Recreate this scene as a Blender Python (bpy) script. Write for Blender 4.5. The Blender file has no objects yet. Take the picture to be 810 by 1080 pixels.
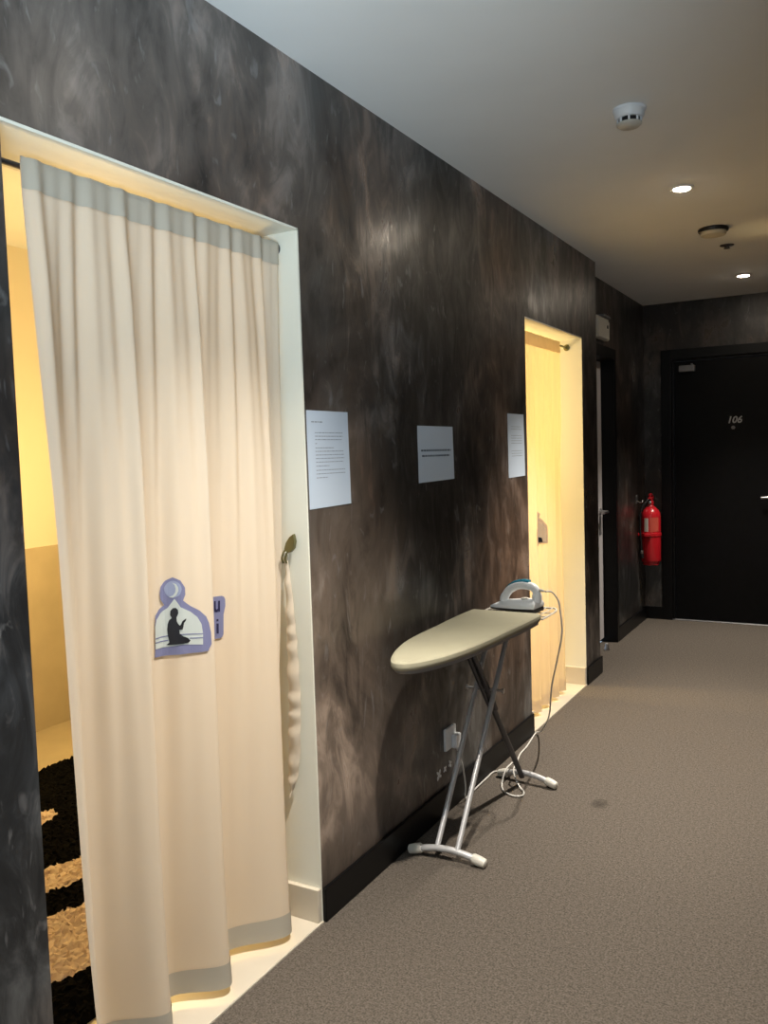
import bpy, bmesh, math, random
from mathutils import Vector, Matrix
random.seed(7)
S = bpy.context.scene
COL = S.collection
PI = math.pi

# ------------------------------------------------------------------ materials
def new_mat(name):
    m = bpy.data.materials.new(name); m.use_nodes = True
    nt = m.node_tree; b = nt.nodes['Principled BSDF']
    return m, nt, b

def plain(name, col, rough=.5, metal=0., spec=.5, bump=0., bscale=60., vary=0., vscale=8., coat=0.):
    m, nt, b = new_mat(name)
    b.inputs['Base Color'].default_value = (*col, 1)
    b.inputs['Roughness'].default_value = rough
    b.inputs['Metallic'].default_value = metal
    b.inputs['Specular IOR Level'].default_value = spec
    b.inputs['Coat Weight'].default_value = coat
    tc = nt.nodes.new('ShaderNodeTexCoord')
    if vary:
        n = nt.nodes.new('ShaderNodeTexNoise'); n.inputs['Scale'].default_value = vscale; n.inputs['Detail'].default_value = 5
        nt.links.new(tc.outputs['Object'], n.inputs['Vector'])
        r = nt.nodes.new('ShaderNodeValToRGB')
        r.color_ramp.elements[0].position = .3; r.color_ramp.elements[1].position = .7
        r.color_ramp.elements[0].color = (*[c * (1 - vary) for c in col], 1)
        r.color_ramp.elements[1].color = (*[min(1, c * (1 + vary)) for c in col], 1)
        nt.links.new(n.outputs['Fac'], r.inputs['Fac']); nt.links.new(r.outputs['Color'], b.inputs['Base Color'])
    if bump:
        n = nt.nodes.new('ShaderNodeTexNoise'); n.inputs['Scale'].default_value = bscale; n.inputs['Detail'].default_value = 4
        nt.links.new(tc.outputs['Object'], n.inputs['Vector'])
        bp = nt.nodes.new('ShaderNodeBump'); bp.inputs['Strength'].default_value = bump; bp.inputs['Distance'].default_value = .005
        nt.links.new(n.outputs['Fac'], bp.inputs['Height']); nt.links.new(bp.outputs['Normal'], b.inputs['Normal'])
    return m

def plaster(name, dark, mid, light, rlo=.3, rhi=.55, blobs=()):
    """hand-trowelled dark plaster: blotches, streaks drawn out vertically, a few pale trowel scratches"""
    m, nt, b = new_mat(name)
    N = nt.nodes.new; L = nt.links.new
    tc = N('ShaderNodeTexCoord')
    mp = N('ShaderNodeMapping'); mp.inputs['Scale'].default_value = (1, 1.1, .78)
    L(tc.outputs['Object'], mp.inputs['Vector'])
    n1 = N('ShaderNodeTexNoise'); n1.inputs['Scale'].default_value = 2.3; n1.inputs['Detail'].default_value = 9
    n1.inputs['Roughness'].default_value = .52; n1.inputs['Distortion'].default_value = .9
    L(mp.outputs['Vector'], n1.inputs['Vector'])
    mp2 = N('ShaderNodeMapping'); mp2.inputs['Scale'].default_value = (1, 1.0, .40); mp2.inputs['Rotation'].default_value = (.25, 0, 0)
    L(tc.outputs['Object'], mp2.inputs['Vector'])
    n2 = N('ShaderNodeTexNoise'); n2.inputs['Scale'].default_value = 11; n2.inputs['Detail'].default_value = 8
    n2.inputs['Roughness'].default_value = .6; n2.inputs['Distortion'].default_value = 1.4
    L(mp2.outputs['Vector'], n2.inputs['Vector'])
    mx = N('ShaderNodeMix'); mx.data_type = 'FLOAT'; mx.inputs['Factor'].default_value = .36
    L(n1.outputs['Fac'], mx.inputs['A']); L(n2.outputs['Fac'], mx.inputs['B'])
    r = N('ShaderNodeValToRGB'); e = r.color_ramp.elements
    e[0].position = .36; e[0].color = (*dark, 1); e[1].position = .68; e[1].color = (*light, 1)
    k = e.new(.51); k.color = (*mid, 1)
    L(mx.outputs['Result'], r.inputs['Fac'])
    n3 = N('ShaderNodeTexNoise'); n3.inputs['Scale'].default_value = 1.6; n3.inputs['Detail'].default_value = 4
    L(tc.outputs['Object'], n3.inputs['Vector'])
    r3 = N('ShaderNodeValToRGB'); r3.color_ramp.elements[0].position = .4; r3.color_ramp.elements[1].position = .62
    r3.color_ramp.elements[0].color = (1.2, .92, .76, 1); r3.color_ramp.elements[1].color = (.9, .97, 1.02, 1)
    L(n3.outputs['Fac'], r3.inputs['Fac'])
    # ragged tint patches: browner plaster, plus shade and sheen painted into the tone
    def blob(cy, cz, ry, rz, col, prev):
        vs = N('ShaderNodeVectorMath'); vs.operation = 'SUBTRACT'; vs.inputs[1].default_value = (0, cy, cz); L(tc.outputs['Object'], vs.inputs[0])
        vm = N('ShaderNodeVectorMath'); vm.operation = 'MULTIPLY'; vm.inputs[1].default_value = (0, 1 / ry, 1 / rz); L(vs.outputs[0], vm.inputs[0])
        vl = N('ShaderNodeVectorMath'); vl.operation = 'LENGTH'; L(vm.outputs[0], vl.inputs[0])
        ad = N('ShaderNodeMath'); ad.operation = 'MULTIPLY_ADD'; ad.inputs[1].default_value = 2.2; L(n2.outputs['Fac'], ad.inputs[0]); L(vl.outputs['Value'], ad.inputs[2])
        mr = N('ShaderNodeMapRange'); mr.inputs['From Min'].default_value = 1.5; mr.inputs['From Max'].default_value = 2.5
        mr.inputs['To Min'].default_value = 1; mr.inputs['To Max'].default_value = 0; L(ad.outputs[0], mr.inputs['Value'])
        m_ = N('ShaderNodeMix'); m_.data_type = 'RGBA'; L(mr.outputs['Result'], m_.inputs['Factor']); L(prev, m_.inputs['A']); m_.inputs['B'].default_value = (*col, 1)
        return m_.outputs['Result']
    tint = r3.outputs['Color']
    for b_ in blobs: tint = blob(*b_, tint)
    mu = N('ShaderNodeMix'); mu.data_type = 'RGBA'; mu.blend_type = 'MULTIPLY'; mu.inputs['Factor'].default_value = 1
    L(r.outputs['Color'], mu.inputs['A']); L(tint, mu.inputs['B'])
    # pale scratches
    mp4 = N('ShaderNodeMapping'); mp4.inputs['Scale'].default_value = (1, 1.0, .4); mp4.inputs['Rotation'].default_value = (-.5, 0, 0)
    L(tc.outputs['Object'], mp4.inputs['Vector'])
    n4 = N('ShaderNodeTexNoise'); n4.inputs['Scale'].default_value = 17; n4.inputs['Detail'].default_value = 3; n4.inputs['Distortion'].default_value = 2.2
    L(mp4.outputs['Vector'], n4.inputs['Vector'])
    r4 = N('ShaderNodeValToRGB'); r4.color_ramp.elements[0].position = .63; r4.color_ramp.elements[1].position = .76
    r4.color_ramp.elements[1].color = (.45, .45, .45, 1)
    L(n4.outputs['Fac'], r4.inputs['Fac'])
    mk = N('ShaderNodeMix'); mk.data_type = 'RGBA'
    L(r4.outputs['Color'], mk.inputs['Factor']); L(mu.outputs['Result'], mk.inputs['A']); mk.inputs['B'].default_value = (.24, .24, .245, 1)
    L(mk.outputs['Result'], b.inputs['Base Color'])
    rr = N('ShaderNodeMapRange'); rr.inputs['From Min'].default_value = .35; rr.inputs['From Max'].default_value = .65
    rr.inputs['To Min'].default_value = rhi; rr.inputs['To Max'].default_value = rlo
    L(mx.outputs['Result'], rr.inputs['Value']); L(rr.outputs['Result'], b.inputs['Roughness'])
    bp = N('ShaderNodeBump'); bp.inputs['Strength'].default_value = .35; bp.inputs['Distance'].default_value = .012
    L(mx.outputs['Result'], bp.inputs['Height']); L(bp.outputs['Normal'], b.inputs['Normal'])
    b.inputs['Specular IOR Level'].default_value = .5
    return m

def carpet_mat():
    m, nt, b = new_mat('carpet'); N = nt.nodes.new; L = nt.links.new
    tc = N('ShaderNodeTexCoord')
    n = N('ShaderNodeTexNoise'); n.inputs['Scale'].default_value = 190; n.inputs['Detail'].default_value = 3
    L(tc.outputs['Object'], n.inputs['Vector'])
    n2 = N('ShaderNodeTexNoise'); n2.inputs['Scale'].default_value = 80; n2.inputs['Detail'].default_value = 5
    L(tc.outputs['Object'], n2.inputs['Vector'])
    mx = N('ShaderNodeMix'); mx.data_type = 'FLOAT'; mx.inputs['Factor'].default_value = .3
    L(n.outputs['Fac'], mx.inputs['A']); L(n2.outputs['Fac'], mx.inputs['B'])
    r = N('ShaderNodeValToRGB'); e = r.color_ramp.elements
    e[0].position = .38; e[0].color = (.067, .058, .049, 1); e[1].position = .64; e[1].color = (.152, .132, .113, 1)
    L(mx.outputs['Result'], r.inputs['Fac'])
    # a trodden-in dark spot beside the ironing board
    ge = N('ShaderNodeSeparateXYZ'); L(tc.outputs['Object'], ge.inputs['Vector'])
    def spot(cx, cy, rx, ry):
        a = N('ShaderNodeMath'); a.operation = 'SUBTRACT'; a.inputs[1].default_value = cx; L(ge.outputs['X'], a.inputs[0])
        a2 = N('ShaderNodeMath'); a2.operation = 'DIVIDE'; a2.inputs[1].default_value = rx; L(a.outputs[0], a2.inputs[0])
        a3 = N('ShaderNodeMath'); a3.operation = 'POWER'; a3.inputs[1].default_value = 2; L(a2.outputs[0], a3.inputs[0])
        c = N('ShaderNodeMath'); c.operation = 'SUBTRACT'; c.inputs[1].default_value = cy; L(ge.outputs['Y'], c.inputs[0])
        c2 = N('ShaderNodeMath'); c2.operation = 'DIVIDE'; c2.inputs[1].default_value = ry; L(c.outputs[0], c2.inputs[0])
        c3 = N('ShaderNodeMath'); c3.operation = 'POWER'; c3.inputs[1].default_value = 2; L(c2.outputs[0], c3.inputs[0])
        s = N('ShaderNodeMath'); s.operation = 'ADD'; L(a3.outputs[0], s.inputs[0]); L(c3.outputs[0], s.inputs[1])
        q = N('ShaderNodeMath'); q.operation = 'ADD'; L(s.outputs[0], q.inputs[0])
        w = N('ShaderNodeMath'); w.operation = 'MULTIPLY'; w.inputs[1].default_value = .8; L(n2.outputs['Fac'], w.inputs[0]); L(w.outputs[0], q.inputs[1])
        mr = N('ShaderNodeMapRange'); mr.inputs['From Min'].default_value = .4; mr.inputs['From Max'].default_value = 1.6
        mr.inputs['To Min'].default_value = .55; mr.inputs['To Max'].default_value = 1; L(q.outputs[0], mr.inputs['Value'])
        return mr.outputs['Result']
    k1 = spot(.503, 3.14, .035, .05)
    mu = N('ShaderNodeMix'); mu.data_type = 'RGBA'; mu.blend_type = 'MULTIPLY'; mu.inputs['Factor'].default_value = 1
    L(r.outputs['Color'], mu.inputs['A']); L(k1, mu.inputs['B'])
    L(mu.outputs['Result'], b.inputs['Base Color'])
    b.inputs['Roughness'].default_value = .95; b.inputs['Specular IOR Level'].default_value = .1
    bp = N('ShaderNodeBump'); bp.inputs['Strength'].default_value = .7; bp.inputs['Distance'].default_value = .006
    L(mx.outputs['Result'], bp.inputs['Height']); L(bp.outputs['Normal'], b.inputs['Normal'])
    return m

def fabric_mat(name, col, transl=.4, tcol=None):
    m = bpy.data.materials.new(name); m.use_nodes = True; nt = m.node_tree
    for n in list(nt.nodes): nt.nodes.remove(n)
    N = nt.nodes.new; L = nt.links.new
    out = N('ShaderNodeOutputMaterial'); mix = N('ShaderNodeMixShader'); d = N('ShaderNodeBsdfDiffuse'); t = N('ShaderNodeBsdfTranslucent')
    d.inputs['Color'].default_value = (*col, 1); t.inputs['Color'].default_value = (*(tcol or col), 1)
    tc = N('ShaderNodeTexCoord'); w = N('ShaderNodeTexNoise'); w.inputs['Scale'].default_value = 420; w.inputs['Detail'].default_value = 2
    L(tc.outputs['Object'], w.inputs['Vector'])
    bp = N('ShaderNodeBump'); bp.inputs['Strength'].default_value = .15; bp.inputs['Distance'].default_value = .001
    L(w.outputs['Fac'], bp.inputs['Height']); L(bp.outputs['Normal'], d.inputs['Normal'])
    mix.inputs['Fac'].default_value = transl
    L(d.outputs[0], mix.inputs[1]); L(t.outputs[0], mix.inputs[2]); L(mix.outputs[0], out.inputs['Surface'])
    return m

def glow(name, col, strength):
    m = bpy.data.materials.new(name); m.use_nodes = True; nt = m.node_tree
    b = nt.nodes['Principled BSDF']
    b.inputs['Base Color'].default_value = (.9, .9, .9, 1)
    b.inputs['Emission Color'].default_value = (*col, 1); b.inputs['Emission Strength'].default_value = strength
    return m

def rug_mat():
    m, nt, b = new_mat('shaggy_rug'); N = nt.nodes.new; L = nt.links.new
    tc = N('ShaderNodeTexCoord'); sp = N('ShaderNodeSeparateXYZ'); L(tc.outputs['Object'], sp.inputs['Vector'])
    n = N('ShaderNodeTexNoise'); n.inputs['Scale'].default_value = 26; n.inputs['Detail'].default_value = 5
    L(tc.outputs['Object'], n.inputs['Vector'])
    # x + y*slope + jitter selects black and beige bands
    my = N('ShaderNodeMath'); my.operation = 'MULTIPLY_ADD'; my.inputs[1].default_value = -.35; my.inputs[2].default_value = 0
    L(sp.outputs['Y'], my.inputs[0])
    ad = N('ShaderNodeMath'); ad.operation = 'ADD'; L(sp.outputs['X'], ad.inputs[0]); L(my.outputs[0], ad.inputs[1])
    jn = N('ShaderNodeMath'); jn.operation = 'MULTIPLY_ADD'; jn.inputs[1].default_value = .05; jn.inputs[2].default_value = -.025; L(n.outputs['Fac'], jn.inputs[0])
    sm = N('ShaderNodeMath'); sm.operation = 'ADD'; L(ad.outputs[0], sm.inputs[0]); L(jn.outputs[0], sm.inputs[1])
    mr = N('ShaderNodeMapRange'); mr.inputs['From Min'].default_value = -3.0; mr.inputs['From Max'].default_value = 0.0
    L(sm.outputs[0], mr.inputs['Value'])
    r = N('ShaderNodeValToRGB'); r.color_ramp.interpolation = 'CONSTANT'; e = r.color_ramp.elements
    BL = (.004, .004, .004, 1); BE = (.66, .54, .44, 1)
    u = lambda v: (v + 3.0) / 3.0
    # band borders measured as x - .35*y
    e[0].position = 0; e[0].color = BL
    e[1].position = u(-1.64); e[1].color = BE
    for v, c in ((-1.47, BL), (-1.31, BE), (-.955, BL)):
        k = e.new(u(v)); k.color = c
    L(mr.outputs['Result'], r.inputs['Fac'])
    L(r.outputs['Color'], b.inputs['Base Color'])
    # pale tuft island in the black field
    vm = N('ShaderNodeVectorMath'); vm.operation = 'DISTANCE'; vm.inputs[1].default_value = (-1.37, 2.065, .03); L(tc.outputs['Object'], vm.inputs[0])
    s2 = N('ShaderNodeMath'); s2.operation = 'MULTIPLY_ADD'; s2.inputs[1].default_value = .08; L(n.outputs['Fac'], s2.inputs[0]); L(vm.outputs['Value'], s2.inputs[2])
    lt = N('ShaderNodeMath'); lt.operation = 'LESS_THAN'; lt.inputs[1].default_value = .115; L(s2.outputs[0], lt.inputs[0])
    mk = N('ShaderNodeMix'); mk.data_type = 'RGBA'; L(lt.outputs[0], mk.inputs['Factor']); L(r.outputs['Color'], mk.inputs['A']); mk.inputs['B'].default_value = BE
    L(mk.outputs['Result'], b.inputs['Base Color'])
    b.inputs['Roughness'].default_value = 1; b.inputs['Specular IOR Level'].default_value = .05
    return m

M = dict(
    plaster=plaster('dark_plaster', (.014, .013, .0127), (.070, .065, .061), (.25, .236, .225), .24, .5, ((2.8, 1.35, .5, 1.25, (.42, .42, .43)), (2.12, .6, .33, .8, (2.5, 2.1, 1.8)), (4.9, 1.0, .3, 1.6, (.35, .3, .28)), (.85, .9, .4, .85, (.32, .38, .45)), (3.55, .75, .3, .6, (1.15, .8, .6)), (1.25, 2.3, .8, .45, (1.6, 1.52, 1.5)))),  # painted shade behind the board and at far left, painted sheen top left
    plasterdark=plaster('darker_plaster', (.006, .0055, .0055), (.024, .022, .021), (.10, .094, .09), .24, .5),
    black=plain('black_paint', (.003, .003, .0034), .4, spec=.25),
    blackdoor=plain('black_door', (.0025, .0025, .003), .45, spec=.15, vary=.3, vscale=30),
    ceiling=plain('ceiling_paint', (.84, .86, .86), .9, spec=.15, vary=.02, vscale=3),
    carpet=carpet_mat(),
    cream=plain('cream_paint', (.76, .77, .69), .55, bump=.05),
    tile=plain('cream_tile', (.58, .53, .44), .3, vary=.03),
    roomwall=plain('room_wall', (.80, .74, .60), .8),
    roomtile=plain('room_tile', (.50, .43, .30), .35, vary=.08, vscale=5),
    curtain=fabric_mat('curtain_cloth', (.68, .61, .51), .17, (.85, .72, .52)),
    thin=fabric_mat('brightened_curtain_cloth', (.74, .66, .52), .45, (.86, .74, .50)),  # same cloth as the first curtain, brightened to look more strongly lit
    hem=fabric_mat('shaded_hem_cloth', (.47, .44, .375), .06, (.6, .5, .36)),  # double layer passes less light; its shade is also painted in as grey
    paper=plain('paper', (.50, .59, .71), .8, spec=.2),
    ink=plain('grey_ink', (.26, .30, .36), .8, spec=.1),
    boldink=plain('dark_ink', (.12, .15, .2), .8, spec=.1),
    lilac=fabric_mat('lilac_print', (.22, .235, .40), .15, (.22, .235, .40)),
    lilac2=fabric_mat('pale_lilac_print', (.34, .39, .56), .15, (.34, .39, .56)),
    mint=fabric_mat('pale_mint_print', (.62, .68, .66), .15, (.62, .68, .66)),
    silh=plain('black_print', (.006, .006, .01), .6),
    pale=fabric_mat('pale_grey_print', (.50, .44, .40), .4, (.62, .50, .40)),
    navy=plain('navy_print', (.012, .012, .06), .6),
    chrome=plain('brushed_metal', (.55, .55, .56), .32, 1.),
    satin=plain('grey_steel_tube', (.52, .53, .55), .38, .35),
    darksteel=plain('dark_steel_tube', (.10, .10, .11), .4, .8),
    cover=plain('board_cover', (.36, .345, .255), .85, spec=.2, vary=.06, vscale=5, bump=.06, bscale=300),
    coverrim=plain('board_rim', (.46, .46, .42), .8, spec=.2),
    whitep=plain('white_plastic', (.84, .88, .92), .35),
    offwhite=plain('offwhite_plastic', (.60, .585, .53), .4),
    cream_p=plain('cream_plastic', (.62, .58, .46), .45),
    teal=plain('teal_plastic', (.03, .22, .32), .25, coat=.4),
    blackp=plain('black_plastic', (.008, .008, .009), .4),
    cord=plain('white_cord', (.66, .65, .62), .5),
    red=plain('red_enamel', (.55, .012, .022), .28, coat=.5),
    redlabel=plain('red_print', (.58, .09, .06), .5),
    brass=plain('aged_brass', (.20, .19, .09), .35, .8),
    greydoor=plain('grey_laminate', (.62, .60, .62), .5),
    number=plain('white_number', (.40, .40, .40), .4),
    lamp=glow('lamp_glow', (1, .86, .68), 220),
    rug=rug_mat(),
    board_grey=plain('grey_plate', (.22, .22, .23), .4, .3),
)

# ------------------------------------------------------------------ helpers
def link(name, bm, mat, parent=None, smooth=False, ang=40, keep=False):
    me = bpy.data.meshes.new(name)
    if not keep: bmesh.ops.recalc_face_normals(bm, faces=bm.faces[:])
    if smooth:
        for f in bm.faces: f.smooth = True
        for e in bm.edges:
            if len(e.link_faces) == 2 and e.calc_face_angle(0) > math.radians(ang): e.smooth = False
    bm.to_mesh(me); bm.free()
    o = bpy.data.objects.new(name, me); COL.objects.link(o)
    for m in (mat if isinstance(mat, (list, tuple)) else [mat]): me.materials.append(M[m])
    if parent is not None: o.parent = parent
    return o

def tag(o, label=None, cat=None, group=None, kind=None):
    if label: o['label'] = label
    if cat: o['category'] = cat
    if group: o['group'] = group
    if kind: o['kind'] = kind
    return o

def empty(name, label, cat, loc=(0, 0, 0), group=None):
    o = bpy.data.objects.new(name, None); COL.objects.link(o); o.location = loc; o.empty_display_size = .05
    return tag(o, label, cat, group)

def B(): return bmesh.new()

def box(bm, x0, x1, y0, y1, z0, z1, bev=0., seg=2):
    r = bmesh.ops.create_cube(bm, size=1.)
    for v in r['verts']:
        v.co = Vector((x0 + (v.co.x + .5) * (x1 - x0), y0 + (v.co.y + .5) * (y1 - y0), z0 + (v.co.z + .5) * (z1 - z0)))
    if bev:
        es = list({e for v in r['verts'] for e in v.link_edges})
        bmesh.ops.bevel(bm, geom=es, offset=bev, segments=seg, profile=.7, affect='EDGES')
    return bm

def ring_frame(p, d, up=Vector((0, 0, 1))):
    d = d.normalized()
    if abs(d.dot(up)) > .98: up = Vector((1, 0, 0))
    s = d.cross(up).normalized(); t = s.cross(d).normalized()
    return s, t

def tube(bm, pts, r, n=10, caps=True, flat=1.):
    pts = [Vector(p) for p in pts]
    rings = []; prev = None
    for i, p in enumerate(pts):
        d = (pts[min(i + 1, len(pts) - 1)] - pts[max(i - 1, 0)])
        if prev is None: s, t = ring_frame(p, d)
        else:
            dn = d.normalized(); s = (prev - dn * prev.dot(dn)).normalized(); t = s.cross(dn).normalized()
        prev = s
        rr = r[i] if isinstance(r, (list, tuple)) else r
        rings.append([bm.verts.new(p + (s * math.cos(2 * PI * k / n) + t * flat * math.sin(2 * PI * k / n)) * rr) for k in range(n)])
    for a, b in zip(rings, rings[1:]):
        for k in range(n): bm.faces.new((a[k], a[(k + 1) % n], b[(k + 1) % n], b[k]))
    if caps: bm.faces.new(rings[0][::-1]); bm.faces.new(rings[-1])
    return bm

def spline(pts, n=8, closed=False):
    P = [Vector(p) for p in pts]; out = []
    for i in range(len(P) - 1):
        a = P[max(i - 1, 0)]; b = P[i]; c = P[i + 1]; d = P[min(i + 2, len(P) - 1)]
        for k in range(n):
            t = k / n
            out.append(.5 * ((2 * b) + (c - a) * t + (2 * a - 5 * b + 4 * c - d) * t * t + (3 * b - a - 3 * c + d) * t ** 3))
    out.append(P[-1]); return out

def lathe(bm, prof, n=32, origin=(0, 0, 0), axis='z'):
    """prof: list of (radius, height)"""
    o = Vector(origin); rings = []
    for r, h in prof:
        ring = []
        for k in range(n):
            a = 2 * PI * k / n; c, s = r * math.cos(a), r * math.sin(a)
            v = {'z': (c, s, h), 'x': (h, c, s), 'y': (c, h, s)}[axis]
            ring.append(bm.verts.new(o + Vector(v)))
        rings.append(ring)
    for a, b in zip(rings, rings[1:]):
        for k in range(n): bm.faces.new((a[k], a[(k + 1) % n], b[(k + 1) % n], b[k]))
    bm.faces.new(rings[0][::-1]); bm.faces.new(rings[-1])
    return bm

def prism(bm, pts, lo, hi):
    """extrude a closed outline given as 3-D maps: pts 2-D, lo/hi functions 2-D -> 3-D"""
    a = [bm.verts.new(lo(*p)) for p in pts]; b = [bm.verts.new(hi(*p)) for p in pts]
    n = len(pts)
    bm.faces.new(a[::-1]); bm.faces.new(b)
    for i in range(n): bm.faces.new((a[i], a[(i + 1) % n], b[(i + 1) % n], b[i]))
    return bm

# ------------------------------------------------------------------ the corridor
H = 2.458          # ceiling height
YB = 6.81          # far wall
XR = 1.42          # right wall
XB = -.1115        # recessed stretch of the left wall
YE = 5.037         # where the recess begins
YN = -1.7          # end of the corridor behind the camera
O1 = (1.041, 1.977, 2.0)
O2 = (3.807, 4.735, 1.9875)
TH = .20

def structure(name, bm, mat, parent=None, smooth=False):
    o = link(name, bm, mat, parent, smooth)
    if parent is None: tag(o, kind='structure')
    return o

bm = B(); box(bm, 0.0, XR + .1, YN - .1, YB + .1, -.06, 0)
box(bm, XB - .1, 0, YE - .001, YB + .1, -.06, 0)
structure('floor', bm, 'carpet')
bm = B(); box(bm, XB - .12, XR + .1, YN - .1, YB + .1, H, H + .08)
structure('ceiling', bm, 'ceiling')

bm = B()
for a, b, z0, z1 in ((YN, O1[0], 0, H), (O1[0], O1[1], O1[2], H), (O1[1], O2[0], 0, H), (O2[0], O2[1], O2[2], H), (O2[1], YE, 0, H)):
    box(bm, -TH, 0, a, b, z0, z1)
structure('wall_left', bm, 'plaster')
D2 = (5.09, 5.91, 2.035)   # outer size of the side door frame
bm = B()
box(bm, XB - .12, XB, YE, D2[0], 0, H); box(bm, XB - .12, XB, D2[0], D2[1], D2[2], H); box(bm, XB - .12, XB, D2[1], YB, 0, H)
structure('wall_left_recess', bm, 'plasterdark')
D1 = (.022, 1.03, 2.10)
bm = B()
box(bm, XB - .12, D1[0], YB, YB + .12, 0, H); box(bm, D1[0], D1[1], YB, YB + .12, D1[2], H); box(bm, D1[1], XR + .1, YB, YB + .12, 0, H)
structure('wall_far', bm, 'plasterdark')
# unseen window added to the right wall beside the viewpoint for cool fill
WY0, WY1, WZ0, WZ1 = -1.45, .45, .75, 2.2
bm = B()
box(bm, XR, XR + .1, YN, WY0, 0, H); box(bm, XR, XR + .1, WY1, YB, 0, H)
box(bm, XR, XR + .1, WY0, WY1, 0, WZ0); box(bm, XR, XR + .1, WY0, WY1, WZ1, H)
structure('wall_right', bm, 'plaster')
bm = B()
for y0, y1, z0, z1 in ((WY0, WY0 + .04, WZ0, WZ1), (WY1 - .04, WY1, WZ0, WZ1), (WY0, WY1, WZ0, WZ0 + .04), (WY0, WY1, WZ1 - .04, WZ1), (-.62, -.58, WZ0, WZ1)):
    box(bm, XR + .02, XR + .08, y0, y1, z0, z1)
structure('added_window_1', bm, 'cream')
bm = B(); box(bm, -TH, XR + .1, YN - .1, YN, 0, H)
structure('wall_back', bm, 'ceiling')

# skirtings, black
def base(name, segs, h=.1, mat='black'):
    bm = B()
    for s in segs: box(bm, s[0], s[1], s[2], s[3], 0, h, .002, 1)
    structure(name, bm, mat)
base('baseboard_left', [(0, .012, YN, O1[0]), (0, .012, O1[1] + .002, O2[0] - .001), (0, .012, O2[1] + .002, YE), (XB, .012, YE, YE + .012)], .102)
base('baseboard_left_recess', [(XB, XB + .012, YE + .012, D2[0]), (XB, XB + .012, D2[1], YB - .012)])
base('baseboard_far', [(XB, D1[0], YB - .012, YB), (D1[1], XR, YB - .012, YB)])
base('baseboard_right', [(XR - .012, XR, YN, YB - .012)])

# painted linings of the two openings
def lining(name, o):
    y0, y1, zt = o; t = .006
    bm = B()
    box(bm, -TH - .005, -.015, y0, y0 + t, 0, zt); box(bm, -TH - .005, .001, y1 - t, y1 + .0005, 0, zt); box(bm, -TH - .005, .001, y0, y1, zt - t, zt + .0005)
    structure(name, bm, 'cream')
lining('trim_1', O1); lining('trim_2', O2)
def jamb_skirting(name, o):
    y0, y1, zt = o; bm = B()
    box(bm, -TH, .001, y1 - .022, y1 - .006, 0.006, .105, .003, 2); box(bm, -TH, .001, y0 + .006, y0 + .022, 0.006, .105, .003, 2)
    structure(name, bm, 'tile')
jamb_skirting('trim_3', O1); jamb_skirting('trim_4', O2)
def sill(name, o):
    bm = B(); box(bm, -TH - .05, .004, o[0], o[1], -.05, .006, .002, 1)
    structure(name, bm, 'tile')
sill('trim_5', O1); sill('trim_6', O2)

# the two rooms behind the curtains
def room(n, y0, y1, xb):
    bm = B(); box(bm, xb - .1, -TH, y0, y1, -.06, 0); structure('floor_room_%d' % n, bm, 'roomtile')
    bm = B(); box(bm, xb - .1, -TH, y0, y1, H, H + .08); structure('ceiling_room_%d' % n, bm, 'ceiling')
    bm = B()
    box(bm, xb - .1, xb, y0, y1, 0, H); box(bm, xb, -TH, y0 - .1, y0, 0, H); box(bm, xb, -TH, y1, y1 + .1, 0, H)
    structure('wall_room_%d' % n, bm, 'roomwall')
    bm = B()
    box(bm, xb, xb + .012, y0, y1, 0, .945); box(bm, xb + .012, -TH, y0, y0 + .012, 0, .945); box(bm, xb + .012, -TH, y1 - .012, y1, 0, .945)
    structure('trim_%d' % (6 + n), bm, 'roomtile')
room(1, .15, 3.35, -2.32)
room(2, 3.47, 5.02, -2.1)

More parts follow.
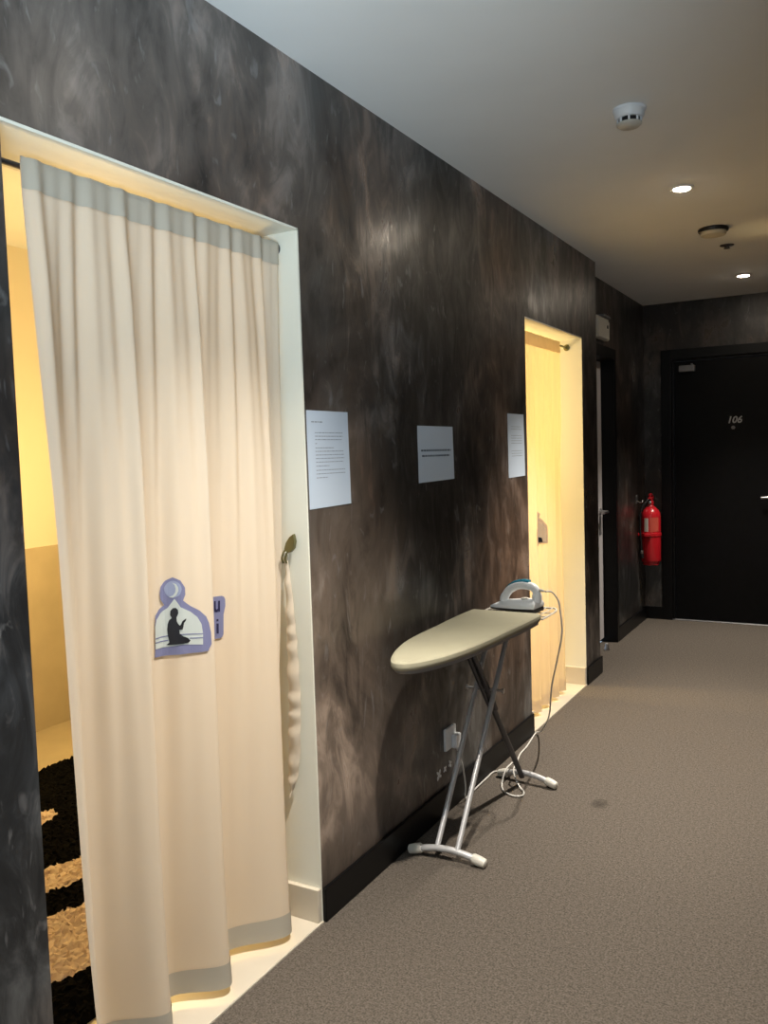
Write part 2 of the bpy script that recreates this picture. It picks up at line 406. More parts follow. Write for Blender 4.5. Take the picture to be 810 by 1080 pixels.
# ------------------------------------------------------------------ doors
def door_far():
    y = YB; x0, x1, zt = D1; w = .075
    root = tag(bpy.data.objects.new('door_1', None), kind='structure'); COL.objects.link(root); root.location = (x0, y, 0)
    root['label'] = 'black door at the end of the corridor with number 106'
    inv = Vector((x0, y, 0))
    def part(name, bm, mat, parent=root, smooth=False):
        bmesh.ops.translate(bm, verts=bm.verts, vec=-inv if parent is root else (0, 0, 0))
        return link(name, bm, mat, parent, smooth)
    bm = B()
    for a, b, c, d in ((x0, x0 + w, 0, zt), (x1 - w, x1, 0, zt), (x0 + w, x1 - w, zt - w, zt)):
        box(bm, a, b, y - .014, y + .1, c, d, .004, 2)
    for a, b, c, d in ((x0 + w, x0 + w + .018, 0, zt - w), (x1 - w - .018, x1 - w, 0, zt - w), (x0 + w, x1 - w, zt - w - .018, zt - w)):
        box(bm, a, b, y + .006, y + .1, c, d, .004, 2)
    part('door_frame', bm, 'black')
    bm = B(); box(bm, x0 + w + .02, x1 - w - .02, y + .02, y + .065, .008, zt - w - .02, .002, 1)
    part('door_leaf', bm, 'blackdoor')
    bm = B(); box(bm, .158, .272, y - .03, y + .02, 1.925, 1.972, .006, 2); tube(bm, [(.25, y - .01, 1.975), (.25, y - .01, 1.985)], .008)
    tag(part('door_closer', bm, 'board_grey'), 'small grey closer at the top corner')
    bm = B(); lathe(bm, [(.013, .022), (.013, -.002), (.009, -.004)], 20, (.540, y, 1.487), 'y')
    part('peephole', bm, 'board_grey')
    cu = bpy.data.curves.new('door_number', 'FONT'); cu.body = '106'; cu.size = .070; cu.extrude = .003; cu.shear = .25; cu.align_x = 'CENTER'
    cu.offset = .0015
    o = bpy.data.objects.new('door_number', cu); COL.objects.link(o); cu.materials.append(M['number']); o.parent = root
    o.location = Vector((.546, y + .017, 1.522)) - inv; o.rotation_euler = (PI / 2, 0, 0)
    o['label'] = 'pale number 106'
    bm = B(); lathe(bm, [(.024, .02), (.024, .008), (.011, .006), (.011, -.035)], 20, (.83, y, .962), 'y')
    tube(bm, spline([(.83, y - .03, .962), (.815, y - .036, .963), (.78, y - .038, .963), (.735, y - .036, .961)], 4), .009, 10)
    h = part('door_handle', bm, 'chrome', smooth=True)
    bm = B(); box(bm, x0 + w, x1 - w, y - .004, y + .1, 0.0, .006, .002, 1)
    part('threshold', bm, 'board_grey')
door_far()

def door_side():
    ya, yb, zt = D2; w = .04
    root = tag(bpy.data.objects.new('door_2', None), kind='structure'); COL.objects.link(root)
    root['label'] = 'grey side door in a deep black frame past the second opening'
    bm = B()
    for a, b, c, d in ((ya, ya + w, 0, zt), (yb - w, yb, 0, zt), (ya + w, yb - w, zt - .075, zt)):
        box(bm, XB - .15, XB + .012, a, b, c, d, .003, 1)
    link('door_frame', bm, 'black', root)
    bm = B(); box(bm, XB - .125, XB - .0825, ya + w + .002, yb - w - .012, .03, zt - .078, .002, 1)
    link('door_leaf', bm, 'greydoor', root)
    x = XB - .0825; yh = 5.79; z = .925
    bm = B(); lathe(bm, [(.024, -.001), (.024, .008), (.010, .01), (.010, .055)], 20, (x, yh, z), 'x')
    tube(bm, spline([(x + .05, yh, z), (x + .058, yh - .02, z), (x + .058, yh - .06, z), (x + .055, yh - .11, z)], 4), .0095, 10)
    link('door_handle', bm, 'chrome', root, True)
    bm = B(); box(bm, x - .002, x + .006, yh - .022, yh + .022, z - .16, z - .03, .003, 2)
    link('lock_plate', bm, 'board_grey', root)
    bm = B(); lathe(bm, [(.018, 0.0), (.018, .012), (.012, .03), (.012, .045), (.004, .05)], 16, (XB - .0, 5.62, .0), 'z')
    o = link('door_stop', bm, 'chrome', None, True); tag(o, 'small shiny door stop on the carpet at the foot of the grey side door', 'door stop')
door_side()

# ------------------------------------------------------------------ ceiling fittings
def downlight(y, label, power, cone=80):
    x = .70
    t = empty('ceiling_light', label, 'ceiling light', (x, y, H), 'recessed downlights')
    bm = B(); lathe(bm, [(.034, -.001), (.036, -.006), (.046, -.006), (.050, -.003), (.050, -.0005)], 40)
    link('trim_ring', bm, 'ceiling', t, True)
    bm = B(); lathe(bm, [(.0345, -.004), (.031, -.0075), (.02, -.010), (.004, -.011)], 32)
    link('lens', bm, 'lamp', t, True)
    ld = bpy.data.lights.new('downlight_beam', 'SPOT'); ld.energy = power; ld.color = (1, .90, .77); ld.spot_size = math.radians(cone); ld.spot_blend = 1.0; ld.shadow_soft_size = .03
    lo = bpy.data.objects.new('downlight_beam', ld); COL.objects.link(lo); lo.parent = t; lo.location = (0, 0, -.02)
    return t
downlight(3.84, 'glowing recessed downlight in front of the round cream detector', 440)
downlight(6.03, 'glowing recessed downlight close to the far wall above the black door', 260)
downlight(1.64, 'glowing recessed downlight above the carpet near the big curtain, outside the frame', 330, 92)
downlight(-.56, 'glowing recessed downlight behind the viewpoint, outside the frame', 200)

def heat_detector():
    t = empty('smoke_detector', 'white louvred smoke detector on the ceiling near the viewer', 'smoke detector', (.708, 2.86, H))
    bm = B(); lathe(bm, [(.053, -.0005), (.053, -.008), (.049, -.012), (.047, -.026), (.042, -.032), (.02, -.032)], 40)
    link('base', bm, 'whitep', t, True)
    bm = B(); lathe(bm, [(.034, -.030), (.034, -.046)], 32)
    link('sensor_chamber', bm, 'blackp', t, True)
    bm = B()
    for k in range(8):
        a = 2 * PI * k / 8 + .2
        bm = B(); tube(bm, [(.036 * math.cos(a), .036 * math.sin(a), -.030), (.036 * math.cos(a), .036 * math.sin(a), -.048)], .0035, 8)
        link('cage_bar', bm, 'whitep', t, True)
    bm = B(); lathe(bm, [(.028, -.044), (.040, -.046), (.040, -.050), (.032, -.057), (.006, -.058)], 40)
    link('cap', bm, 'offwhite', t, True)
heat_detector()
def round_detector():
    t = empty('ceiling_detector', 'flat round cream detector with a dark rim between the two downlights', 'smoke detector', (.712, 4.64, H))
    bm = B(); lathe(bm, [(.070, -.0005), (.074, -.006), (.072, -.016), (.064, -.018)], 40)
    link('mounting_ring', bm, 'blackp', t, True)
    bm = B(); lathe(bm, [(.062, -.016), (.064, -.026), (.058, -.036), (.03, -.042), (.004, -.043)], 40)
    link('dome', bm, 'cream_p', t, True)
round_detector()
def sprinkler():
    t = empty('fire_sprinkler', 'small dark sprinkler head on the ceiling just past the round cream detector', 'sprinkler', (.722, 5.07, H))
    bm = B(); lathe(bm, [(.038, -.0005), (.036, -.004), (.016, -.007), (.012, -.007)], 28)
    link('escutcheon', bm, 'darksteel', t, True)
    bm = B(); lathe(bm, [(.012, -.006), (.012, -.010), (.006, -.011)], 16)
    tube(bm, [(.007, 0, -.010), (.010, 0, -.014), (.003, 0, -.018)], .0018, 6); tube(bm, [(-.007, 0, -.010), (-.010, 0, -.014), (-.003, 0, -.018)], .0018, 6)
    link('head', bm, 'darksteel', t, True)
    bm = B(); lathe(bm, [(.004, -.0165), (.017, -.0175), (.017, -.019), (.004, -.0195)], 20)
    link('deflector', bm, 'darksteel', t, True)
sprinkler()

# emergency unit above the side door
def emergency_unit():
    x = XB; t = empty('emergency_light', 'grey white emergency light box on the wall above the side door', 'emergency light', (x, 5.56, 2.06))
    bm = B(); box(bm, 0, .030, -.2, .09, .005, .145, .006, 2)
    link('housing', bm, 'offwhite', t)
    bm = B(); box(bm, .029, .038, -.19, .080, .01, .125, .004, 2)
    link('panel', bm, 'offwhite', t)
    bm = B(); box(bm, 0, .042, -.06, .1, .15, .166, .003, 1)
    link('top_bracket', bm, 'board_grey', t)
    bm = B(); lathe(bm, [(.012, .037), (.012, .041), (.005, .0415)], 16, (0, .03, .09), 'x')
    link('lamp_lens', bm, 'blackp', t)
emergency_unit()

# ------------------------------------------------------------------ curtains
def _interp(pts, v):
    if v <= pts[0][0]: return pts[0][1]
    for (a, p), (b, q) in zip(pts, pts[1:]):
        if v <= b: return p + (q - p) * (v - a) / (b - a)
    return pts[-1][1]
PEAKS = [1.17, 1.375, 1.588, 1.85, 2.06]
def fold_wave(y, wid):
    for p, n in zip(PEAKS, PEAKS[1:]):
        if p <= y <= n:
            t = y - p
            if t < wid: return math.cos(math.pi * t / wid)
            return -math.cos(math.pi * (t - wid) / (n - p - wid))
    return 1.0
def curtain_x(y, z):
    A = _interp([(.0, .054), (.25, .046), (.9, .034), (1.3, .027), (1.7, .014), (1.9, .003), (2.0, .001)], z)
    Bm = _interp([(.0, .0), (.5, .0015), (1.2, .0045), (1.75, .006), (1.9, .0042), (1.95, .0025), (2.0, .002)], z)
    mid = _interp([(.0, -.078), (.6, -.07), (1.4, -.062), (2.0, -.058)], z)
    wid = min(.12, max(.045, 2.0 * A))
    drift = .012 * math.sin(2.1 * z + 1.0)
    w = fold_wave(y + drift * .5, wid)
    s = math.sin(2 * math.pi * (y + drift) / .071 + .8 * math.sin(7 * y)) + .6 * math.sin(2 * math.pi * y / .043 + 2 * math.sin(5 * y + z))
    return mid + A * w + Bm * s

def cloth(name, fx, left, right, z0, z1, ny, nz, mat, parent, off=0., both=False, wavy=0.):
    bm = B(); g = []
    for j in range(nz + 1):
        z = z0 + (z1 - z0) * j / nz; row = []
        for i in range(ny + 1):
            y = left(z) + (right(z) - left(z)) * i / ny
            row.append(bm.verts.new((fx(y, z) + off, y, z)))
        g.append(row)
    for j in range(nz):
        for i in range(ny): bm.faces.new((g[j][i], g[j][i + 1], g[j + 1][i + 1], g[j + 1][i]))
    return link(name, bm, mat, parent, True, 180, True)

def patch(name, poly, mat, parent, off, fx=None, step=.006):
    """flat print pressed onto the folds of the curtain"""
    fx = fx or curtain_x
    bm = B()
    vs = [bm.verts.new((0, y, z)) for y, z in poly]
    f = bm.faces.new(vs); f.normal_update()
    bmesh.ops.triangulate(bm, faces=[f])
    ys = [p[0] for p in poly]; zs = [p[1] for p in poly]
    y = min(ys) + step
    while y < max(ys):
        bmesh.ops.bisect_plane(bm, geom=bm.verts[:] + bm.edges[:] + bm.faces[:], plane_co=(0, y, 0), plane_no=(0, 1, 0)); y += step
    z = min(zs) + step * 3
    while z < max(zs):
        bmesh.ops.bisect_plane(bm, geom=bm.verts[:] + bm.edges[:] + bm.faces[:], plane_co=(0, 0, z), plane_no=(0, 0, 1)); z += step * 3
    for v in bm.verts: v.co.x = fx(v.co.y, v.co.z) + off
    for fc in bm.faces:
        fc.normal_update()
        if fc.normal.x < 0: fc.normal_flip()
    return link(name, bm, mat, parent, keep=True)

lc = lambda z: _interp([(.03, 1.172), (.2, 1.168), (.45, 1.157), (.85, 1.149), (1.2, 1.144), (1.72, 1.131), (1.96, 1.126)], z)
rc = lambda z: _interp([(.03, 1.925), (.1, 1.928), (.5, 1.94), (1.1, 1.958), (1.85, 1.963), (1.96, 1.964)], z)
c1 = empty('curtain', 'large cream cloth curtain across the nearest opening with a lilac prayer sign', 'curtain', (0, 0, 0))
cloth('panel', curtain_x, lc, rc, .03, 1.958, 300, 90, 'curtain', c1)
tag(cloth('header_band', curtain_x, lc, rc, 1.905, 1.966, 300, 5, 'hem', c1, .0025), 'greyish gathered rod pocket')
tag(cloth('bottom_hem', curtain_x, lc, rc, .028, .09, 300, 5, 'hem', c1, .0025), 'greyish double hem')
PR = {
'outer': [(1.4523, 0.8994), (1.4538, 0.9331), (1.4543, 0.9772), (1.456, 1.0006), (1.4666, 1.0123), (1.4843, 1.0212), (1.4752, 1.0363), (1.4729, 1.0502), (1.4765, 1.0667), (1.4873, 1.0805), (1.4988, 1.0873), (1.5118, 1.0782), (1.5226, 1.0596), (1.5229, 1.0424), (1.5164, 1.0289), (1.5338, 1.0132), (1.5554, 0.998), (1.5709, 0.9816), (1.5764, 0.965), (1.5798, 0.9399), (1.5798, 0.9116), (1.571, 0.8957), (1.5536, 0.8954), (1.5382, 0.8966), (1.4959, 0.8979)],
'inner': [(1.4538, 0.9195), (1.4541, 0.9739), (1.4581, 0.9901), (1.4723, 1.0027), (1.489, 1.0138), (1.5, 1.035), (1.51, 1.0133), (1.5329, 0.9995), (1.5479, 0.9835), (1.5573, 0.9646), (1.5598, 0.9397), (1.5581, 0.9138), (1.5135, 0.9214), (1.4898, 0.9194)],
'circle': [(1.5137, 1.0567), (1.5123, 1.0516), (1.5107, 1.0468), (1.5083, 1.0428), (1.5045, 1.04), (1.5014, 1.0383), (1.498, 1.0379), (1.4946, 1.0389), (1.4918, 1.0412), (1.4885, 1.0449), (1.4866, 1.0493), (1.4849, 1.0544), (1.4843, 1.0598), (1.4848, 1.065), (1.4872, 1.0696), (1.4896, 1.0736), (1.4926, 1.0766), (1.4956, 1.0784), (1.499, 1.0788), (1.5024, 1.0777), (1.5052, 1.0755), (1.5085, 1.0719), (1.5113, 1.0673), (1.513, 1.0621)],
'moon': [(1.4971, 1.0745), (1.503, 1.0706), (1.5063, 1.0624), (1.5065, 1.0531), (1.5025, 1.0433), (1.4973, 1.0379), (1.4914, 1.0399), (1.4978, 1.0437), (1.5013, 1.0512), (1.5021, 1.0594), (1.5006, 1.0684)],
'sil': [(1.4885, 0.9237), (1.4841, 0.9246), (1.4894, 0.9297), (1.4874, 0.9454), (1.4864, 0.961), (1.4876, 0.9746), (1.49, 0.9839), (1.4943, 0.9889), (1.4918, 0.9965), (1.4926, 1.0066), (1.4964, 1.0127), (1.501, 1.013), (1.5041, 1.0079), (1.5046, 0.9996), (1.5028, 0.9929), (1.5014, 0.9896), (1.5018, 0.98), (1.5035, 0.9743), (1.5064, 0.9691), (1.5089, 0.9715), (1.5115, 0.9787), (1.5159, 0.9815), (1.5214, 0.9848), (1.5209, 0.98), (1.5154, 0.974), (1.5137, 0.9646), (1.5121, 0.9586), (1.5056, 0.9588), (1.506, 0.9492), (1.5125, 0.9423), (1.524, 0.9359), (1.5298, 0.929), (1.5257, 0.9244), (1.5105, 0.9236)],
'panel': [(1.640, 1.012), (1.6967, 1.0095), (1.7035, 1.0055), (1.706, 0.9990), (1.706, 0.9812), (1.7007, 0.9595), (1.6991, 0.9073), (1.696, 0.901), (1.690, 0.898), (1.640, 0.9001)],
'u': [(1.6692, .9995), (1.6752, .9990), (1.6752, .9790), (1.6785, .9755), (1.6825, .9785), (1.6833, .9985), (1.6894, .9976), (1.6887, .9690), (1.6835, .9696), (1.6831, .9725), (1.679, .9693), (1.672, .9705), (1.6692, .9740)],
'i': [(1.6764, .9394), (1.6836, .9382), (1.6832, .9120), (1.6764, .9127)],
'idot': [(1.6768, .9508), (1.6832, .9498), (1.6829, .9440), (1.6765, .9450)],
}
sg = tag(patch('mosque_sign', PR['outer'], 'lilac', c1, .0035), 'lilac mosque shaped prayer sign')
patch('white_field', PR['inner'], 'mint', sg, .0043)
patch('moon_disc', PR['circle'], 'lilac2', sg, .0043)
patch('crescent', PR['moon'], 'mint', sg, .0050)
for ln in ([(1.4548, .9465), (1.4877, .9472), (1.4884, .9448), (1.4546, .9437)], [(1.4541, .9365), (1.4878, .9361), (1.4876, .9338), (1.4539, .9340)],
           [(1.5059, .9485), (1.56, .9418), (1.5598, .9394), (1.508, .9459)], [(1.5272, .9360), (1.5593, .9321), (1.5591, .9297), (1.529, .9333)]):
    patch('carpet_line', ln, 'lilac', sg, .0050)
patch('kneeling_silhouette', PR['sil'], 'silh', sg, .0056)
lp = tag(patch('text_sign', PR['panel'], 'lilac', c1, .0035), 'lilac text label with cut off dark letters')
patch('letter_u', PR['u'], 'navy', lp, .0045); patch('letter_i', PR['i'], 'navy', lp, .0045); patch('letter_dot', PR['idot'], 'navy', lp, .0045)

def rod(name, y0, y1, z, x, label, mat='darksteel', gap=.006):
    t = empty(name, label, 'curtain rod', (x, y0, z))
    bm = B(); tube(bm, [(0, gap + .004, 0), (0, y1 - y0 - gap - .004, 0)], .006, 12)
    link('pole', bm, mat, t, True)
    for yy, s in ((gap, 1), (y1 - y0 - gap, -1)):
        bm = B(); lathe(bm, [(.018, 0.0), (.018, .004 * s), (.011, .006 * s), (.011, .022 * s)], 20, (0, yy, 0), 'y')
        link('end_socket', bm, mat, t, True)
rod('curtain_rod', O1[0], O1[1], 1.952, -.0745, 'thin black rod carrying the large nearest curtain')
rod('curtain_rod', O2[0], O2[1], 1.937, -.0845, 'thin brass rod carrying the second curtain past the ironing board', 'brass')

# tie-back strap hanging from the hook on the jamb
def tieback():
    y = 1.962
    t = empty('curtain_hook', 'aged brass leaf shaped curtain hook on the cream jamb', 'hook', (-.06, 1.971, 1.11))
    bm = B(); lathe(bm, [(.012, 0.0), (.012, -.004), (.006, -.006), (.006, -.014)], 18, (0.004, 0, .008), 'y')
    link('wall_plate', bm, 'brass', t, True)
    bm = B()
    leaf = [(-.012, -.012), (-.006, .006), (.006, .022), (.022, .032), (.026, .012), (.022, -.008), (.010, -.020), (-.004, -.022)]
    prism(bm, leaf, lambda a, b: Vector((a + .004, -.020 - .15 * abs(a), b + .006)), lambda a, b: Vector((a + .004, -.012, b + .006)))
    link('leaf', bm, 'brass', t, True, )
    for dx, dz in ((-.010, 0), (.002, .004)):
        bm = B(); tube(bm, spline([(dx + .002, -.008, -.004), (dx, -.020, -.014), (dx - .004, -.026, -.032), (dx - .002, -.022, -.046)], 5), .003, 8)
        link('prong', bm, 'brass', t, True)
    s = tag(bpy.data.objects.new('curtain_tieback', None), 'ruffled cream cloth strap hanging from the brass hook', 'curtain tieback'); COL.objects.link(s)
    bm = B(); rows = []
    for j in range(81):
        u = j / 80; z = 1.07 - u * .70
        cx = _interp([(0, -.066), (.3, -.058), (.6, -.056), (.85, -.066), (1, -.082)], u)
        wd = _interp([(0, .006), (.15, .013), (.5, .021), (.8, .021), (.93, .016), (1, .002)], u)
        rip = .0022 * math.sin(u * 2 * PI * 11 + 1.3 * math.sin(u * 20)); row = []
        for i in range(9):
            v = i / 8 * 2 - 1
            row.append(bm.verts.new((cx + wd * v + .0008 * math.sin(u * 55 + 2 * v), y - .006 - rip * (1 - .3 * v) - .006 * (1 - v * v), z + .006 * v * v)))
        rows.append(row)
    for a, b in zip(rows, rows[1:]):
        for i in range(8): bm.faces.new((a[i], a[i + 1], b[i + 1], b[i]))
    link('strap', bm, 'curtain', s, True, 180)
    bm = B(); tube(bm, spline([(-.066, y - .006, 1.068), (-.070, y - .010, 1.085), (-.062, y - .014, 1.096), (-.056, y - .010, 1.085), (-.064, y - .006, 1.068)], 5), .0018, 6)
    link('loop', bm, 'cord', s, True)
tieback()

P2 = [3.78, 3.93, 4.07, 4.22, 4.36, 4.50, 4.66]
def curtain2_x(y, z):
    A = _interp([(.0, .020), (.5, .018), (1.2, .013), (1.7, .007), (2.0, .001)], z)
    Bm = _interp([(.0, .002), (1.2, .004), (1.9, .004)], z)
    w = 1.
    for p, n in zip(P2, P2[1:]):
        if p <= y <= n: w = math.cos(2 * PI * (y - p) / (n - p))
    return -.068 + A * w + Bm * math.sin(2 * PI * y / .052 + math.sin(6 * y))
l2 = lambda z: 3.815
r2 = lambda z: _interp([(.03, 4.50), (.7, 4.505), (1.1, 4.48), (1.6, 4.535), (1.95, 4.55)], z)
c2 = empty('curtain', 'smaller yellow lit curtain in the farther opening behind the iron', 'curtain', (0, 0, 0))
cloth('panel', curtain2_x, l2, r2, .03, 1.943, 200, 60, 'thin', c2)
tag(cloth('header_band', curtain2_x, l2, r2, 1.887, 1.950, 200, 4, 'thin', c2, .0025), 'darker gathered rod pocket')
cloth('bottom_hem', curtain2_x, l2, r2, .028, .09, 200, 4, 'thin', c2, .0025)
F2 = curtain2_x
def arch(cy, cz, s):
    p = [(-.08, -.075), (-.08, .01), (-.05, .045), (-.02, .062), (-.028, .08), (0, .105), (.028, .08), (.02, .062), (.05, .045), (.08, .01), (.08, -.075)]
    return [(cy + a * s, cz + b * s) for a, b in p]
s2 = tag(patch('mosque_sign', arch(4.145, .955, 1.0), 'pale', c2, .0035, F2, .01), 'pale prayer sign with cream field')
patch('white_field', arch(4.145, .950, .80), 'thin', s2, .0043, F2, .01)
patch('kneeling_silhouette', [(4.098, .888), (4.185, .888), (4.178, .91), (4.135, .925), (4.137, .955), (4.126, .978), (4.104, .970), (4.095, .93)], 'silh', s2, .0056, F2, .01)

# ------------------------------------------------------------------ papers on the wall
def LIFT(u, v): return .0004 + .002 * (max(0, u - .75) * 4) ** 2 * (1 - v) + .001 * (1 - v) ** 4 + .0008 * math.sin(3 * u + 4 * v) ** 2
def sheet(label, ya, yb, za, zb, lines, ink, skew=0.):
    w = yb - ya; h = zb - za
    t = empty('paper_notice', label, 'paper notice', (0, ya, za), 'printed sheets taped to the dark wall')
    bm = B(); nx, nz = 10, 12; g = []
    for j in range(nz + 1):
        row = []
        for i in range(nx + 1):
            u, v = i / nx, j / nz
            lift = LIFT(u, v)
            row.append(bm.verts.new((lift, u * w + skew * v, v * h + .004 * u * (1 if v < .5 else 0))))
        g.append(row)
    for j in range(nz):
        for i in range(nx): bm.faces.new((g[j][i], g[j][i + 1], g[j + 1][i + 1], g[j + 1][i]))
    bmesh.ops.recalc_face_normals(bm, faces=bm.faces[:])
    ext = bmesh.ops.extrude_face_region(bm, geom=bm.faces[:])
    for e in ext['geom']:
        if isinstance(e, bmesh.types.BMVert): e.co.x -= .0006
    link('sheet', bm, 'paper', t, True, 60)
    rnd = random.Random(int(ya * 1000))
    def lift(u, v): return LIFT(u, v) + .0005
    blocks = []
    for k, ln in enumerate(lines):
        if k == 0 or abs(lines[k - 1][0] - ln[0]) > .0565 or len(lines) == 2: blocks.append([]) if len(lines) != 2 or k == 0 else None
        blocks[-1].append(ln)
    for blk in blocks:
        bm = B()
        for (v, u0, u1, th) in blk:
            u = u0
            while u < u1:
                ww = rnd.uniform(.025, .075); e = min(u + ww, u1)
                for (a, b) in ((u, (u + e) / 2), ((u + e) / 2, e)):
                    bm.faces.new([bm.verts.new((lift(uu, vv), uu * w + skew * vv, vv * h)) for uu, vv in ((a, v - th), (b, v - th), (b, v + th), (a, v + th))])
                u = e + .012
        link('printed_text', bm, ink, t, keep=True)
L1 = [(.885, .1, .36, .006)] + [(v, .18, u, .0042) for v, u in ((.775, .85), (.74, .85), (.705, .83), (.665, .22), (.62, .62), (.585, .85), (.548, .87), (.512, .87), (.475, .84), (.435, .5), (.392, .88), (.355, .88), (.315, .45))]
sheet('tall white notice full of small text beside the large curtain jamb', 1.986, 2.208, 1.215, 1.498, L1, 'ink')
L2 = [(.565, .08, .92, .016), (.47, .1, .88, .016)]
sheet('wide white notice with two bold lines in the middle of the dark wall', 2.674, 2.972, 1.260, 1.464, L2, 'boldink')
L3 = [(v, .2, .85, .004) for v in (.8, .76, .66, .62, .58, .54, .42, .38, .34)]
sheet('narrow looking white notice at the edge of the farther opening above the iron', 3.558, 3.765, 1.243, 1.531, L3, 'ink')

# ------------------------------------------------------------------ ironing board
def ironing_board():
    t = empty('ironing_board', 'ironing board with a pale olive cover standing along the dark wall', 'ironing board', (.18, 2.8, 0))
    O = Vector((.18, 2.8, 0))
    def part(name, bm, mat, parent=t, smooth=True, ang=40):
        bmesh.ops.translate(bm, verts=bm.verts, vec=-O)
        return link(name, bm, mat, parent, smooth, ang)
    far = [(.055, 2.985), (.053, 2.90), (.054, 2.80), (.060, 2.655), (.064, 2.505), (.074, 2.40), (.092, 2.315), (.116, 2.24), (.145, 2.175)]
    near = [(.168, 2.147), (.195, 2.142), (.222, 2.160), (.248, 2.200), (.275, 2.275), (.296, 2.37), (.309, 2.47), (.318, 2.60), (.326, 2.74), (.332, 2.86), (.334, 2.985)]
    out = spline([(x, y, 0) for x, y in far + near], 3)
    c = Vector((.19, 2.65, 0))
    bm = B(); rings = []
    for off, z in ((-.012, .728), (-.003, .728), (.001, .733), (.0025, .741), (.001, .750), (-.004, .755), (-.012, .757)):
        ring = []
        for i, p in enumerate(out):
            a = out[max(i - 1, 0)]; b = out[min(i + 1, len(out) - 1)]
            d = (b - a).normalized(); nrm = Vector((d.y, -d.x, 0))
            if nrm.dot(p - c) < 0: nrm = -nrm
            q = p + nrm * off
            ring.append(bm.verts.new((q.x, q.y, z)))
        rings.append(ring)
    n = len(out)
    for a, b in zip(rings, rings[1:]):
        for k in range(n): bm.faces.new((a[k], a[(k + 1) % n], b[(k + 1) % n], b[k]))
    bm.faces.new(rings[0][::-1]); bm.faces.new(rings[-1])
    part('padded_cover', bm, 'cover', ang=35)
    bm = B(); rings = []
    for s, z in ((.90, .716), (.965, .716), (.975, .728), (.90, .7285)):
        rings.append([bm.verts.new((c.x + (p.x - c.x) * s, c.y + (p.y - c.y) * s, z)) for p in out])
    for a, b in zip(rings, rings[1:]):
        for k in range(n): bm.faces.new((a[k], a[(k + 1) % n], b[(k + 1) % n], b[k]))
    bm.faces.new(rings[0][::-1]); bm.faces.new(rings[-1])
    part('underframe', bm, 'board_grey')
    # iron rest: a wire frame with slats behind the tail
    bm = B()
    tube(bm, spline([(.085, 2.97, .738), (.085, 3.10, .741), (.10, 3.165, .742), (.13, 3.18, .742), (.30, 3.18, .742), (.335, 3.165, .742), (.35, 3.10, .741), (.345, 2.97, .738)], 5), .0036, 8)
    for k in range(9):
        x = .11 + k * .026; tube(bm, [(x, 2.975, .741), (x, 3.176, .743)], .002, 6)
    for yy in (3.02, 3.09): tube(bm, [(.087, yy, .739), (.348, yy, .739)], .0024, 6)
    tag(part('iron_rest', bm, 'offwhite'), 'grey metal grille behind the tail')
    # long pair of legs from the front foot up to the tail, dark leg the other way
    yl = lambda z: 2.474 + .791 * (z - .035); yd = lambda z: 3.2 - .79 * (z - .03)
    for x in (.132, .206):
        bm = B(); tube(bm, [(x, yl(.036), .036), (x, yl(.722), .722)], .0095, 14)
        tag(part('leg', bm, 'satin'), 'bright steel leg')
    bm = B()
    for x in (.158, .180):
        tube(bm, [(x, yd(.40), .40), (x, yd(.72), .72)], .010, 12)
    tube(bm, [(.169, yd(.034), .034), (.169, yd(.44), .44)], .0115, 14)
    tag(part('leg', bm, 'darksteel'), 'dark steel leg')
    zp = .4925; yp = yl(zp)
    bm = B(); tube(bm, [(.098, yp, zp), (.240, yp, zp)], .005, 10); tube(bm, [(.094, yp, zp), (.100, yp, zp)], .010, 12); tube(bm, [(.236, yp, zp), (.242, yp, zp)], .010, 12)
    part('pivot_bolt', bm, 'chrome')
    bm = B(); tube(bm, [(.128, yl(.70), .712), (.210, yl(.70), .712)], .008, 10)
    part('top_bracket', bm, 'darksteel')
    bm = B(); tube(bm, [(.15, yd(.70), .712), (.19, yd(.70), .712)], .008, 10)
    part('top_bracket', bm, 'darksteel')
    def foot(y, x0, x1, dy):
        pts = [(x0 + (x1 - x0) * k / 12, y + dy * (k / 12 - .5), .017 + .022 * math.sin(PI * k / 12)) for k in range(13)]
        bm = B(); tube(bm, pts, .0115, 14)
        f = part('foot_bar', bm, 'satin')
        for e, q in ((0, 1), (12, 11)):
            d = (Vector(pts[e]) - Vector(pts[q])).normalized(); p = Vector(pts[e]); p.z = .0175
            bm = B(); tube(bm, [p - d * .036, p - d * .030, p - d * .008, p + d * .010, p + d * .015], [.0135, .0168, .0172, .0155, .009], 16)
            bmesh.ops.translate(bm, verts=bm.verts, vec=-O)
            o = link('end_cap', bm, 'offwhite', f, True)
    foot(2.476, .042, .293, .012)
    foot(3.222, .064, .300, -.030)
    return t
ironing_board()

